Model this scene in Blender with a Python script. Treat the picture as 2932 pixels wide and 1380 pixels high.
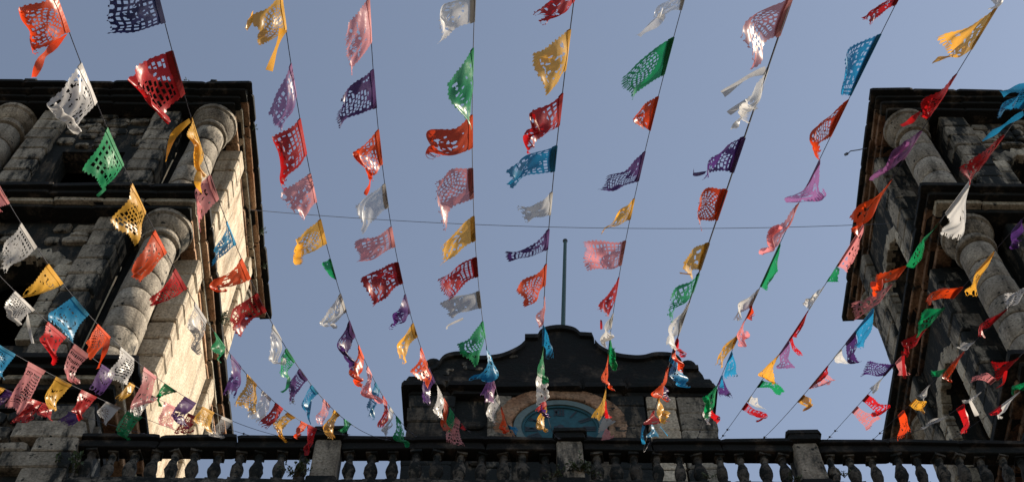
import bpy, bmesh, math, random
from mathutils import Vector, Matrix, noise
R = math.radians
for o in list(bpy.data.objects):
    bpy.data.objects.remove(o)
SC = bpy.context.scene
COL = SC.collection

# ------------------------------------------------------------------ camera, sky, sun, exposure
cam_d = bpy.data.cameras.new('camera')
cam = bpy.data.objects.new('camera', cam_d)
COL.objects.link(cam)
cam_d.sensor_width = 36.0
cam_d.lens = 36.0 * 4280.0 / 2932.0
cam_d.clip_start, cam_d.clip_end = 0.05, 2000
cam.matrix_world = (Matrix.Translation((0, 0, 1.6)) @ Matrix.Rotation(R(90 + 62), 4, 'X') @ Matrix.Rotation(R(0.4), 4, 'Z'))
SC.camera = cam

SUN_AZ, SUN_EL = R(9), R(39)          # azimuth from +X towards +Y
world = bpy.data.worlds.new('World')
SC.world = world
world.use_nodes = True
wn = world.node_tree
wn.nodes.clear()
sky = wn.nodes.new('ShaderNodeTexSky')
sky.sky_type = 'NISHITA'
sky.sun_disc = False
sky.sun_elevation = SUN_EL
sky.sun_rotation = R(90) - SUN_AZ
sky.air_density, sky.dust_density, sky.ozone_density = 1.0, 0.4, 1.5
hsv = wn.nodes.new('ShaderNodeHueSaturation')
hsv.inputs['Saturation'].default_value = 0.71
mixw = wn.nodes.new('ShaderNodeMix')
mixw.data_type = 'RGBA'
mixw.blend_type = 'MULTIPLY'
mixw.inputs[0].default_value = 1.0
mixw.inputs[7].default_value = (1.0, 1.0, 0.985, 1)
bg = wn.nodes.new('ShaderNodeBackground')
bg.inputs['Strength'].default_value = 0.082
wo = wn.nodes.new('ShaderNodeOutputWorld')
wn.links.new(sky.outputs[0], hsv.inputs['Color'])
wn.links.new(hsv.outputs[0], mixw.inputs[6])
wn.links.new(mixw.outputs[2], bg.inputs['Color'])
wn.links.new(bg.outputs[0], wo.inputs[0])

sun_d = bpy.data.lights.new('sun', 'SUN')
sun_d.energy = 5.0
sun_d.angle = R(0.5)
sun_d.color = (1.0, 0.87, 0.69)
sun = bpy.data.objects.new('sun', sun_d)
COL.objects.link(sun)
sv = Vector((math.cos(SUN_EL) * math.cos(SUN_AZ), math.cos(SUN_EL) * math.sin(SUN_AZ), math.sin(SUN_EL)))
sun.rotation_euler = sv.to_track_quat('Z', 'Y').to_euler()
sun.location = (30, 20, 40)
SC.view_settings.view_transform = 'Standard'
SC.view_settings.look = 'None'
SC.view_settings.exposure = 1.02
SC.view_settings.gamma = 1.0
SC.view_settings.use_curve_mapping = False
SC.cycles.max_bounces = 8
SC.cycles.transparent_max_bounces = 12

# ------------------------------------------------------------------ materials
class NT:
    def __init__(self, name):
        self.m = bpy.data.materials.new(name)
        self.m.use_nodes = True
        self.t = self.m.node_tree
        self.t.nodes.clear()
        self.out = self.t.nodes.new('ShaderNodeOutputMaterial')
    def n(self, typ, **kw):
        nd = self.t.nodes.new(typ)
        for k, v in kw.items():
            setattr(nd, k, v)
        return nd
    def l(self, a, b):
        self.t.links.new(a, b)

def ramp(nt, src, p0, p1, c0=(0, 0, 0, 1), c1=(1, 1, 1, 1)):
    r = nt.n('ShaderNodeValToRGB')
    r.color_ramp.elements[0].position, r.color_ramp.elements[1].position = p0, p1
    r.color_ramp.elements[0].color, r.color_ramp.elements[1].color = c0, c1
    nt.l(src, r.inputs[0])
    return r.outputs[0]

def mixc(nt, fac, a, b, blend='MIX'):
    m = nt.n('ShaderNodeMix', data_type='RGBA', blend_type=blend)
    for sock, v in ((m.inputs[0], fac), (m.inputs[6], a), (m.inputs[7], b)):
        if hasattr(v, 'links'):
            nt.l(v, sock)
        elif isinstance(v, (int, float)):
            sock.default_value = v
        else:
            sock.default_value = (*v[:3], 1)
    return m.outputs[2]

def stone_mat(name, a, b, mould, lo, hi, bump=0.5, rnd=0.5, streak=True, sc=1.0, ms=1.15, pit=0.64, tone=(0.35, 0.68)):
    """weathered stone: two tones, pores, per-piece tone, black mould where a big noise runs high"""
    nt = NT(name)
    geo = nt.n('ShaderNodeNewGeometry')
    def nz(scale, detail=6, rough=0.6, vec=None):
        q = nt.n('ShaderNodeTexNoise')
        q.inputs['Scale'].default_value = scale * sc
        q.inputs['Detail'].default_value = detail
        q.inputs['Roughness'].default_value = rough
        nt.l(vec or geo.outputs['Position'], q.inputs['Vector'])
        return q.outputs['Fac']
    col = mixc(nt, ramp(nt, nz(2.3), *tone), a, b)
    oi = nt.n('ShaderNodeObjectInfo')
    per = ramp(nt, oi.outputs['Random'], 0.0, 1.0, (1 - rnd, 1 - rnd, 1 - rnd, 1), (1 + rnd * 0.25,) * 3 + (1,))
    col = mixc(nt, 1.0, col, per, 'MULTIPLY')
    grain = ramp(nt, nz(26, 4), 0.32, 0.7, (0.45, 0.45, 0.45, 1), (1.12, 1.12, 1.12, 1))
    col = mixc(nt, 1.0, col, grain, 'MULTIPLY')
    mp = nt.n('ShaderNodeMapping')
    mp.inputs['Scale'].default_value = (1, 1, 0.28 if streak else 1)
    nt.l(geo.outputs['Position'], mp.inputs['Vector'])
    big = nz(ms, 10, 0.70, mp.outputs[0])
    mm = ramp(nt, big, lo, hi)
    ms2 = nt.n('ShaderNodeMapping')
    ms2.inputs['Scale'].default_value = (5.0, 5.0, 0.35)
    nt.l(geo.outputs['Position'], ms2.inputs['Vector'])
    run = ramp(nt, nz(1.0, 5, 0.6, ms2.outputs[0]), 0.50, 0.74, (1, 1, 1, 1), (0.30, 0.28, 0.26, 1))
    if streak:
        col = mixc(nt, 1.0, col, run, 'MULTIPLY')
    pits = ramp(nt, nz(9.0, 3, 0.5), pit, pit + .05)
    mm2 = mixc(nt, 1.0, mm, pits, 'LIGHTEN')
    fin = mixc(nt, mm2, col, mould)
    bs = nt.n('ShaderNodeBsdfPrincipled')
    bs.inputs['Roughness'].default_value = 0.9
    bs.inputs['Specular IOR Level'].default_value = 0.2
    nt.l(fin, bs.inputs['Base Color'])
    bp = nt.n('ShaderNodeBump')
    bp.inputs['Strength'].default_value = bump
    bp.inputs['Distance'].default_value = 0.03
    nt.l(nz(11, 8, 0.7), bp.inputs['Height'])
    nt.l(bp.outputs[0], bs.inputs['Normal'])
    nt.l(bs.outputs[0], nt.out.inputs[0])
    return nt.m

MOULD = (0.009, 0.011, 0.011)
STONE = stone_mat('grey_stone', (0.22, 0.19, 0.15), (0.42, 0.37, 0.295), MOULD, 0.48, 0.56, bump=0.8, rnd=0.45, ms=1.9, pit=0.655)
DRUM = stone_mat('drum_stone', (0.22, 0.19, 0.155), (0.39, 0.345, 0.28), MOULD, 0.54, 0.63, bump=0.7, rnd=0.25, ms=1.7, pit=0.65)
RUBBLE = stone_mat('dark_rubble', (0.035, 0.03, 0.025), (0.20, 0.165, 0.125), MOULD, 0.42, 0.50, bump=1.0, ms=3.4)
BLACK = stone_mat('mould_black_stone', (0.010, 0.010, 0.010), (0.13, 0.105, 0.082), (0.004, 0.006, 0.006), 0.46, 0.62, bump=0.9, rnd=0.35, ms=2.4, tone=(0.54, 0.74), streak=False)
BROWN = stone_mat('brown_cornice_stone', (0.34, 0.17, 0.09), (0.50, 0.33, 0.21), MOULD, 0.60, 0.70, bump=0.8, rnd=0.4, ms=1.8)  # cornice stone lightened to carry bounce light on the sunlit tower's flank
BROWND = stone_mat('shaded_mouldy_brown_stone', (0.15, 0.075, 0.045), (0.30, 0.19, 0.12), MOULD, 0.48, 0.60, bump=0.8, rnd=0.5, ms=2.2)  # darker copy for the shaded flank: shade put into the colour, plus extra mould
LIGHT = stone_mat('pale_moulding_stone', (0.38, 0.33, 0.25), (0.54, 0.48, 0.38), MOULD, 0.56, 0.68, bump=0.7, rnd=0.4, ms=1.8)
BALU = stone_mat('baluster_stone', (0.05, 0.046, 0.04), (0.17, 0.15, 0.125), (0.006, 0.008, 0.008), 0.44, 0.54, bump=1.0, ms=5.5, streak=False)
TAN = stone_mat('tan_arch_stone', (0.26, 0.13, 0.07), (0.44, 0.29, 0.19), MOULD, 0.54, 0.66, bump=0.8, rnd=0.35, ms=3)
PLAST = stone_mat('pale_plaster', (0.42, 0.345, 0.25), (0.58, 0.50, 0.39), (0.17, 0.095, 0.05), 0.55, 0.76, bump=0.5, rnd=0.1, ms=2.2, pit=0.68)
PAVE = stone_mat('plaza_paving', (0.10, 0.09, 0.08), (0.16, 0.145, 0.125), (0.06, 0.055, 0.05), 0.5, 0.8, rnd=0.1, streak=False)

def plain(name, col, rough=0.5, metal=0.0):
    nt = NT(name)
    bs = nt.n('ShaderNodeBsdfPrincipled')
    bs.inputs['Roughness'].default_value = rough
    bs.inputs['Metallic'].default_value = metal
    q = nt.n('ShaderNodeTexNoise')
    q.inputs['Scale'].default_value = 14
    q.inputs['Detail'].default_value = 5
    g = nt.n('ShaderNodeNewGeometry')
    nt.l(g.outputs['Position'], q.inputs['Vector'])
    k = ramp(nt, q.outputs['Fac'], 0.3, 0.75, (0.72, 0.72, 0.72, 1), (1.12, 1.12, 1.12, 1))
    nt.l(mixc(nt, 1.0, col, k, 'MULTIPLY'), bs.inputs['Base Color'])
    nt.l(bs.outputs[0], nt.out.inputs[0])
    return nt.m

DIAL = plain('teal_dial', (0.009, 0.072, 0.098), 0.85)
RIM = plain('clock_rim', (0.09, 0.135, 0.135), 0.6)
DARKM = plain('dark_iron', (0.006, 0.014, 0.022), 0.6)
POLE = plain('green_pole_paint', (0.012, 0.055, 0.045), 0.45)
CORD = plain('dark_cord', (0.035, 0.035, 0.05), 0.8)
WIRE = plain('grey_cable', (0.12, 0.14, 0.20), 0.7)
LEAF = plain('weed_leaf', (0.035, 0.065, 0.02), 0.6)
STEM = plain('weed_stem', (0.05, 0.045, 0.025), 0.8)
INSIDE = plain('belfry_interior', (0.03, 0.03, 0.03), 0.95)

def film_mat(name, col, clear=0.12, trans=0.56, double=False):
    """thin coloured plastic film: diffuse + transmitted light, a soft sheen, slightly see-through"""
    nt = NT(name)
    oi = nt.n('ShaderNodeObjectInfo')
    per = ramp(nt, oi.outputs['Random'], 0, 1, (0.62, 0.62, 0.62, 1), (1.0, 1.0, 1.0, 1))
    c = mixc(nt, 1.0, col, per, 'MULTIPLY')
    geo = nt.n('ShaderNodeNewGeometry')
    q = nt.n('ShaderNodeTexNoise')
    q.inputs['Scale'].default_value = 13
    q.inputs['Detail'].default_value = 2
    nt.l(geo.outputs['Position'], q.inputs['Vector'])
    bp = nt.n('ShaderNodeBump')
    bp.inputs['Strength'].default_value = 0.28
    bp.inputs['Distance'].default_value = 0.02
    nt.l(q.outputs['Fac'], bp.inputs['Height'])
    df = nt.n('ShaderNodeBsdfDiffuse')
    tr = nt.n('ShaderNodeBsdfTranslucent')
    gl = nt.n('ShaderNodeBsdfGlossy')
    gl.inputs['Roughness'].default_value = 0.33
    gl.inputs['Color'].default_value = (0.6, 0.6, 0.6, 1)
    tp = nt.n('ShaderNodeBsdfTransparent')
    pale = mixc(nt, 0.02, c, (1, 0.95, 0.9))
    gm = nt.n('ShaderNodeGamma'); gm.inputs['Gamma'].default_value = 1.15
    nt.l(c, gm.inputs['Color'])
    nt.l(pale, df.inputs['Color'])
    nt.l(gm.outputs[0], tr.inputs['Color'])
    tint = mixc(nt, 0.35, col, (1, 1, 1))
    nt.l(tint, tp.inputs['Color'])
    for s in (df, tr, gl):
        nt.l(bp.outputs[0], s.inputs['Normal'])
    m1 = nt.n('ShaderNodeMixShader'); m1.inputs[0].default_value = trans
    nt.l(df.outputs[0], m1.inputs[1]); nt.l(tr.outputs[0], m1.inputs[2])
    fr = nt.n('ShaderNodeLayerWeight'); fr.inputs['Blend'].default_value = 0.12
    nt.l(bp.outputs[0], fr.inputs['Normal'])
    fm = nt.n('ShaderNodeMapRange')
    fm.inputs['To Min'].default_value, fm.inputs['To Max'].default_value = 0.018, 0.13
    nt.l(fr.outputs['Facing'], fm.inputs['Value'])
    m2 = nt.n('ShaderNodeMixShader')
    nt.l(fm.outputs[0], m2.inputs[0])
    nt.l(m1.outputs[0], m2.inputs[1]); nt.l(gl.outputs[0], m2.inputs[2])
    m3 = nt.n('ShaderNodeMixShader'); m3.inputs[0].default_value = clear
    nt.l(m2.outputs[0], m3.inputs[1]); nt.l(tp.outputs[0], m3.inputs[2])
    nt.l(m3.outputs[0], nt.out.inputs[0])
    return nt.m

FILM = {   # colour code: word, base colour, clearness
    'R': ('red', (0.46, 0.012, 0.016), 0.06),
    'O': ('orange', (0.74, 0.085, 0.016), 0.06),
    'W': ('white', (0.66, 0.645, 0.63), 0.16),
    'C': ('clear white', (0.68, 0.67, 0.66), 0.45),
    'N': ('navy blue', (0.022, 0.026, 0.11), 0.03),
    'P': ('dark purple', (0.085, 0.030, 0.16), 0.06),
    'V': ('lilac', (0.32, 0.13, 0.31), 0.32),
    'K': ('pink', (0.74, 0.29, 0.30), 0.25),
    'Y': ('yellow', (0.80, 0.43, 0.055), 0.17),
    'G': ('green', (0.012, 0.30, 0.115), 0.10),
    'B': ('blue', (0.022, 0.27, 0.50), 0.10),
}
FM = {k: film_mat(v[0].replace(' ', '_') + '_film', v[1], v[2]) for k, v in FILM.items()}
FH = {k: film_mat(v[0].replace(' ', '_') + '_film_folded_double', tuple(x * 0.75 for x in v[1]), v[2] * 0.2, 0.3) for k, v in FILM.items()}

# ------------------------------------------------------------------ mesh helpers
class MB:
    def __init__(self):
        self.v, self.f, self.sm = [], [], False
    def box(self, x0, x1, y0, y1, z0, z1):
        b = len(self.v)
        self.v += [(x0, y0, z0), (x1, y0, z0), (x1, y1, z0), (x0, y1, z0), (x0, y0, z1), (x1, y0, z1), (x1, y1, z1), (x0, y1, z1)]
        self.f += [tuple(b + i for i in q) for q in ((3, 2, 1, 0), (4, 5, 6, 7), (0, 1, 5, 4), (1, 2, 6, 5), (2, 3, 7, 6), (3, 0, 4, 7))]
    def quad(self, *p):
        b = len(self.v); self.v += [tuple(q) for q in p]; self.f.append(tuple(range(b, b + len(p))))
    def lathe(self, prof, n=16, c=(0, 0, 0), wob=0.0, seed=0):
        b = len(self.v)
        rg = random.Random(seed)
        for r, z in prof:
            for k in range(n):
                a = 2 * math.pi * k / n
                q = r * (1 + rg.uniform(-wob, wob))
                self.v.append((c[0] + q * math.cos(a), c[1] + q * math.sin(a), c[2] + z))
        for i in range(len(prof) - 1):
            for k in range(n):
                k2 = (k + 1) % n
                self.f.append((b + i * n + k, b + i * n + k2, b + (i + 1) * n + k2, b + (i + 1) * n + k))
        self.f.append(tuple(b + n - 1 - k for k in range(n)))
        self.f.append(tuple(b + (len(prof) - 1) * n + k for k in range(n)))
    def tube(self, pts, r, n=6):
        b = len(self.v)
        pts = [Vector(p) for p in pts]
        for i, p in enumerate(pts):
            d = (pts[min(i + 1, len(pts) - 1)] - pts[max(i - 1, 0)]).normalized()
            a = d.orthogonal().normalized() if i == 0 else (a - d * a.dot(d)).normalized()
            c = d.cross(a)
            rr = r[i] if isinstance(r, (list, tuple)) else r
            for k in range(n):
                t = 2 * math.pi * k / n
                self.v.append(tuple(p + (a * math.cos(t) + c * math.sin(t)) * rr))
        for i in range(len(pts) - 1):
            for k in range(n):
                k2 = (k + 1) % n
                self.f.append((b + i * n + k, b + i * n + k2, b + (i + 1) * n + k2, b + (i + 1) * n + k))
        self.f.append(tuple(b + n - 1 - k for k in range(n)))
        self.f.append(tuple(b + (len(pts) - 1) * n + k for k in range(n)))
    def prism(self, poly, y0, y1):
        """outline in x,z extruded from y0 to y1"""
        b = len(self.v); n = len(poly)
        self.v += [(x, y0, z) for x, z in poly] + [(x, y1, z) for x, z in poly]
        self.f.append(tuple(b + i for i in range(n)))
        self.f.append(tuple(b + n + n - 1 - i for i in range(n)))
        for i in range(n):
            j = (i + 1) % n
            self.f.append((b + j, b + i, b + n + i, b + n + j))
    def mesh(self, name, off=(0, 0, 0), smooth=False, bevel=0.0):
        me = bpy.data.meshes.new(name)
        o = Vector(off)
        me.from_pydata([tuple(Vector(p) - o) for p in self.v], [], self.f)
        bm = bmesh.new(); bm.from_mesh(me)
        bmesh.ops.recalc_face_normals(bm, faces=bm.faces)
        if bevel:
            bmesh.ops.bevel(bm, geom=[e for e in bm.edges if e.is_manifold and e.calc_face_angle(0) > 0.6], offset=bevel, segments=1, affect='EDGES')
        bm.to_mesh(me); bm.free()
        if smooth:
            me.shade_smooth()
            try:
                me.set_sharp_from_angle(angle=R(38))
            except Exception:
                pass
        return me

def link(name, me, mat, parent=None, loc=(0, 0, 0)):
    o = bpy.data.objects.new(name, me)
    COL.objects.link(o)
    o.location = loc
    if parent:
        o.parent = parent
    if me and mat and not me.materials:
        me.materials.append(mat)
    return o

def thing(name, label, cat, loc=(0, 0, 0), group=None):
    o = bpy.data.objects.new(name, None)
    COL.objects.link(o)
    o.location = loc
    o.empty_display_size = 0.2
    return tag(o, label, cat, group)

def tag(o, label, cat, group=None):
    o['label'], o['category'] = label, cat
    if group:
        o['group'] = group
    return o

def part(name, mb, mat, parent, base, smooth=False, bevel=0.0):
    return link(name, mb.mesh(name, base, smooth, bevel), mat, parent)

# unit stones with worn corners, shared by every block
def unit_stone(seed, wear=0.09, rough=0.03):
    rg = random.Random(seed)
    bm = bmesh.new()
    bmesh.ops.create_cube(bm, size=1.0)
    for v in bm.verts:
        v.co += Vector([rg.uniform(-rough, rough) for _ in range(3)])
    bmesh.ops.bevel(bm, geom=list(bm.edges), offset=wear, segments=1, affect='EDGES')
    for v in bm.verts:
        v.co += Vector([rg.uniform(-rough, rough) * 0.5 for _ in range(3)])
    me = bpy.data.meshes.new('stone')
    bm.to_mesh(me); bm.free()
    return me
BLOCKS = [unit_stone(i, 0.06, 0.02) for i in range(6)]
RUBBLES = [unit_stone(50 + i, 0.17, 0.085) for i in range(8)]
MATMESH = {}
def stone(parent, c, size, mat, name='stone', rub=False, rg=random, base=(0, 0, 0), rot=0.0):
    lst = RUBBLES if rub else BLOCKS
    i = rg.randrange(len(lst))
    key = (rub, i, mat.name)
    if key not in MATMESH:
        me = lst[i].copy(); me.materials.append(mat); MATMESH[key] = me
    o = bpy.data.objects.new(name, MATMESH[key])
    COL.objects.link(o)
    o.location = Vector(c) - Vector(base)
    o.scale = size
    o.rotation_euler = (rg.uniform(-.02, .02), rg.uniform(-.02, .02) + rot, rg.uniform(-.02, .02))
    o.parent = parent
    return o

# ------------------------------------------------------------------ ground
g = MB(); g.quad((-300, -300, 0), (300, -300, 0), (300, 300, 0), (-300, 300, 0))
gr = link('ground', g.mesh('ground'), PAVE); gr['kind'] = 'structure'

# ------------------------------------------------------------------ bell towers
def tower(name, label, cx, cy, inner, seed, dlo, dmid, dtop):
    """inner = +1: the face towards +X shows, -1: the face towards -X"""
    rg = random.Random(seed)
    base = Vector((cx, cy, 0))
    T = thing(name, label, 'bell tower', base, 'bell towers of the church')
    FACES = {'front': ((0, -1), (1, 0)), 'inner': ((inner, 0), (0, 1)), 'outer': ((-inner, 0), (0, 1)), 'back': ((0, 1), (1, 0))}
    def at(face, u, d, z):
        n, t = FACES[face]
        return Vector((cx + n[0] * d + t[0] * u, cy + n[1] * d + t[1] * u, z))
    def dims(face, su, sd, sz):
        return (su, sd, sz) if FACES[face][1][0] else (sd, su, sz)
    def fbox(mb, face, u0, u1, d0, d1, z0, z1):
        p, q = at(face, u0, d0, z0), at(face, u1, d1, z1)
        mb.box(min(p.x, q.x), max(p.x, q.x), min(p.y, q.y), max(p.y, q.y), z0, z1)
    SHOWN = ('front', 'inner')

    def wall(face, z0, z1, d, th, ow, oz0, oz1, arch):
        """one arm face with its opening: jambs, sill, lintel or arch; returns the wall part"""
        mb = MB()
        U = 1.52
        fbox(mb, face, -U, -ow, d - th, d, z0, z1)
        fbox(mb, face, ow, U, d - th, d, z0, z1)
        fbox(mb, face, -ow, ow, d - th, d, z0, oz0)
        if arch:
            N = 10; zs = oz1 - ow
            for k in range(N):
                a0, a1 = math.pi * k / N, math.pi * (k + 1) / N
                q = [(-ow * math.cos(a0), zs + ow * math.sin(a0)), (-ow * math.cos(a1), zs + ow * math.sin(a1))]
                fr = [at(face, q[0][0], d, q[0][1]), at(face, q[1][0], d, q[1][1]), at(face, q[1][0], d, z1), at(face, q[0][0], d, z1)]
                mb.quad(*fr)
                mb.quad(at(face, q[0][0], d, q[0][1]), at(face, q[1][0], d, q[1][1]), at(face, q[1][0], d - th, q[1][1]), at(face, q[0][0], d - th, q[0][1]))
        else:
            fbox(mb, face, -ow, ow, d - th, d, oz1, z1)
        sides = MB()
        w = part('wall', mb, RUBBLE, T, base)
        return w

    def rubble(w, face, z0, z1, d, ow, oz0, oz1, arch, keep):
        z = z0 + 0.06
        U = 0.93
        while z < z1 - 0.12:
            h = rg.uniform(0.15, 0.34)
            u = -U + rg.uniform(0, 0.2)
            while u < U:
                ln = rg.uniform(0.18, 0.56)
                um, zm = u + ln / 2, z + h / 2
                hole = oz0 - 0.05 < zm + h / 2 and zm - h / 2 < oz1 + (0.36 if arch else 0.12) and um - ln / 2 < ow + .02 and um + ln / 2 > -ow - .02
                if not hole and um + ln / 2 < U + .12 and rg.random() < keep:
                    stone(w, at(face, um, d + rg.uniform(-.03, .03), zm), dims(face, ln * .95, rg.uniform(.14, .2), h * .9), STONE, rub=True, rg=rg, base=base)
                u += ln + rg.uniform(.01, .05)
            z += h + rg.uniform(0, .03)

    def column(sx, sy, z0, z1, r, detail):
        c = (cx + sx * 2.20, cy + sy * 2.20)
        colm = link('column', None, None, T)
        b = MB()
        b.lathe([(r * 1.34, 0), (r * 1.34, .13), (r * 1.24, .15), (r * 1.3, .2), (r * 1.26, .27), (r * 1.1, .30), (r * 1.04, .36)], 22, (c[0], c[1], z0))
        link('base', b.mesh('base', base, True), DRUM, colm)
        hcap = 0.74
        n = max(1, round((z1 - z0 - .36 - hcap) / 0.68))
        dh = (z1 - z0 - .36 - hcap) / n
        for i in range(n):
            m = MB()
            ra, rb = r * (1.04 - .12 * i / n), r * (1.04 - .12 * (i + 1) / n)
            e = 0.09
            k = rg.uniform(0.985, 1.015)
            m.lathe([((ra - e) * k, .0), ((ra - .022) * k, .022), (ra * k, .06), (rb * k, dh - .05), ((rb - .022) * k, dh - .02), ((rb - e) * k, dh)], 24, (0, 0, 0))
            o = link('drum', m.mesh('drum', (0, 0, 0), True), DRUM, colm, Vector((c[0] + rg.uniform(-.008, .008), c[1] + rg.uniform(-.008, .008), z0 + .36 + i * dh)) - base)
            o.rotation_euler = (rg.uniform(-.006, .006), rg.uniform(-.006, .006), rg.uniform(0, 6))
        q = r * .92
        m = MB()
        m.lathe([(q, 0), (q * 1.16, .02), (q * 1.22, .06), (q * 1.16, .10), (q * 1.0, .12), (q * .98, .30), (q * 1.05, .31), (q * 1.12, .34), (q * 1.05, .37),
                 (q * 1.12, .39), (q * 1.36, .50), (q * 1.42, .55), (q * 1.30, .575), (q * 1.34, .59), (q * 1.52, .62), (q * 1.52, .735)], 26, (c[0], c[1], z1 - hcap))
        link('capital', m.mesh('capital', base, True), DRUM, colm)

    def cornice(dh, courses, mats):
        co = link('cornice', None, None, T)
        courses = [(h + dh * (i + 1) / 4, a, b) for i, (h, a, b) in enumerate(courses)]
        for ci, (h, z0, z1) in enumerate(courses):
            core = MB(); hh = h - .035
            core.box(cx - hh, cx + hh, cy - hh, cy + hh, z0 + .004, z1 - .004)
            link('course', core.mesh('course', base), BLACK, co)
            for face in SHOWN:
                nb = 6
                us = [-h + 2 * h * k / nb + (rg.uniform(-.12, .12) if 0 < k < nb else 0) for k in range(nb + 1)]
                for k in range(nb):
                    u0, u1 = us[k] + .006, us[k + 1] - .006
                    if face == 'inner' and k == 0:
                        u0 += .30
                    d = h + rg.uniform(-.014, .014)
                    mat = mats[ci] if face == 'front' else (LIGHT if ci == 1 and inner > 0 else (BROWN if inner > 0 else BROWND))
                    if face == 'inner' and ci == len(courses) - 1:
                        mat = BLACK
                    zj = rg.uniform(-.012, .006)
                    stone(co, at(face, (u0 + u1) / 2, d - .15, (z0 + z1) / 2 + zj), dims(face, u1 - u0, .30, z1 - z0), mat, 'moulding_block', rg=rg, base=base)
        return co

    def quoins(face, u0, u1, z0, z1, d, hb, mat, name='pilaster'):
        p = link(name, None, None, T)
        n = round((z1 - z0) / hb); hz = (z1 - z0) / n
        for k in range(n):
            jw = rg.uniform(-.02, .03)
            stone(p, at(face, (u0 + u1) / 2 + rg.uniform(-.015, .015), d - .20 + rg.uniform(-.015, .02), z0 + hz * (k + .5)), dims(face, u1 - u0 + jw, .5, hz * .95), mat, rg=rg, base=base)

    tiers = ((21.25, 26.94, 0.58), (27.45, 32.02, 0.52))
    for ti, (z0, z1, hb) in enumerate(tiers):
        core = MB()
        for sx in (-1, 1):
            for sy in (-1, 1):
                core.box(cx + sx * 1.50 - .36, cx + sx * 1.50 + .36, cy + sy * 1.50 - .36, cy + sy * 1.50 + .36, z0, z1)
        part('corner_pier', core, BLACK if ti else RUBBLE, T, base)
        if ti == 0:
            op = (0.62, z0 + 1.3, z0 + 4.2, True)
        else:
            op = (0.66, z0 + 1.0, z0 + 2.75, inner < 0)
        for face in FACES:
            o4 = (op[0], op[1], op[2], True) if face == 'inner' else op
            dw = 2.62 if face == 'inner' else 2.34
            if face == 'inner' and inner > 0:
                o4 = (.12, z0 + .2, z0 + .6, False)
            w = wall(face, z0, z1, dw, .5, *o4)
            if face not in SHOWN:
                continue
            if face == 'front':
                rubble(w, face, z0, z1, 2.34, *o4, keep=0.68)
            else:
                # dressed plaster flank with a few exposed stones
                pb = MB()
                pl = [(-.93, -o4[0] - .26), (o4[0] + .26, .93)] if inner < 0 else [(-1.54, 1.54)]
                for a, b in pl:
                    fbox(pb, face, a, b, dw - .04, dw + .03, z0 + .002, z1 - .002)
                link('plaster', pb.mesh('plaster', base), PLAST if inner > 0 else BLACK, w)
            if o4[3]:
                rr, zs = o4[0], o4[2] - o4[0]
                N = 9
                for k in range(N):
                    a = math.pi * (k + .5) / N
                    m = (rr + .14)
                    c = at(face, -m * math.cos(a), dw + .02, zs + m * math.sin(a))
                    so = stone(w, c, dims(face, .30, .2, .30), LIGHT, 'voussoir', rg=rg, base=base)
                    ang = math.pi / 2 - a
                    if FACES[face][1][0]:
                        so.rotation_euler = (0, -ang if False else ang - math.pi * 0, 0)
                    else:
                        so.rotation_euler = (-ang, 0, 0)
                for s in (-1, 1):
                    z = o4[1]
                    while z < zs - .1:
                        h = min(.42, zs - z)
                        stone(w, at(face, s * (rr + .13), dw + .02, z + h / 2), dims(face, .28, .2, h * .97), LIGHT, rg=rg, base=base)
                        z += .43
            for s in (-1, 1):
                if face == 'inner' and inner > 0:
                    quoins(face, min(s * 1.12, s * 1.56), max(s * 1.12, s * 1.56), z0, z1, dw + .10, hb, PLAST)
                else:
                    quoins(face, min(s * .94, s * 1.52), max(s * .94, s * 1.52), z0, z1, dw + .13, hb, STONE)
        for sx in (-1, 1):
            for sy in (-1, 1):
                if (sx, sy) == (-inner, 1):
                    continue
                column(sx, sy, z0, z1 - .005, .355, True)
    for face in ('front', 'inner'):
        pass
    # chamfered stones standing in the angle behind the corner columns of the inner face
    BK = [BLACK, LIGHT, BLACK, BLACK]
    cornice(dlo, [(2.70, 20.74, 20.88), (2.80, 20.88, 21.00), (2.92, 21.00, 21.12), (3.03, 21.12, 21.25)], BK)
    cornice(dmid, [(2.70, 26.94, 27.07), (2.80, 27.07, 27.20), (2.92, 27.20, 27.32), (3.03, 27.32, 27.45)], BK)
    cornice(dtop, [(2.68, 32.02, 32.15), (2.79, 32.15, 32.27), (2.91, 32.27, 32.38), (3.03, 32.38, 32.50)], [BLACK] * 4)
    st = MB()
    st.box(cx - 2.46, cx + 2.46, cy - 2.46, cy + 2.46, 0, 20.78)
    s0 = part('lower_stage', st, RUBBLE, T, base)
    return T, s0, at, dims, rg, base

TL, stageL, atL, dimL, rgL, baseL = tower('bell_tower', 'stone bell tower whose side wall glows cream in the sun', -8.80, 15.5, 1, 3, 0, -.06, 0)
TR, stageR, atR, dimR, rgR, baseR = tower('bell_tower', 'shaded black stained bell tower with its dark side facing the clock', 10.90, 15.5, -1, 8, .2, .06, -.06)

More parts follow.
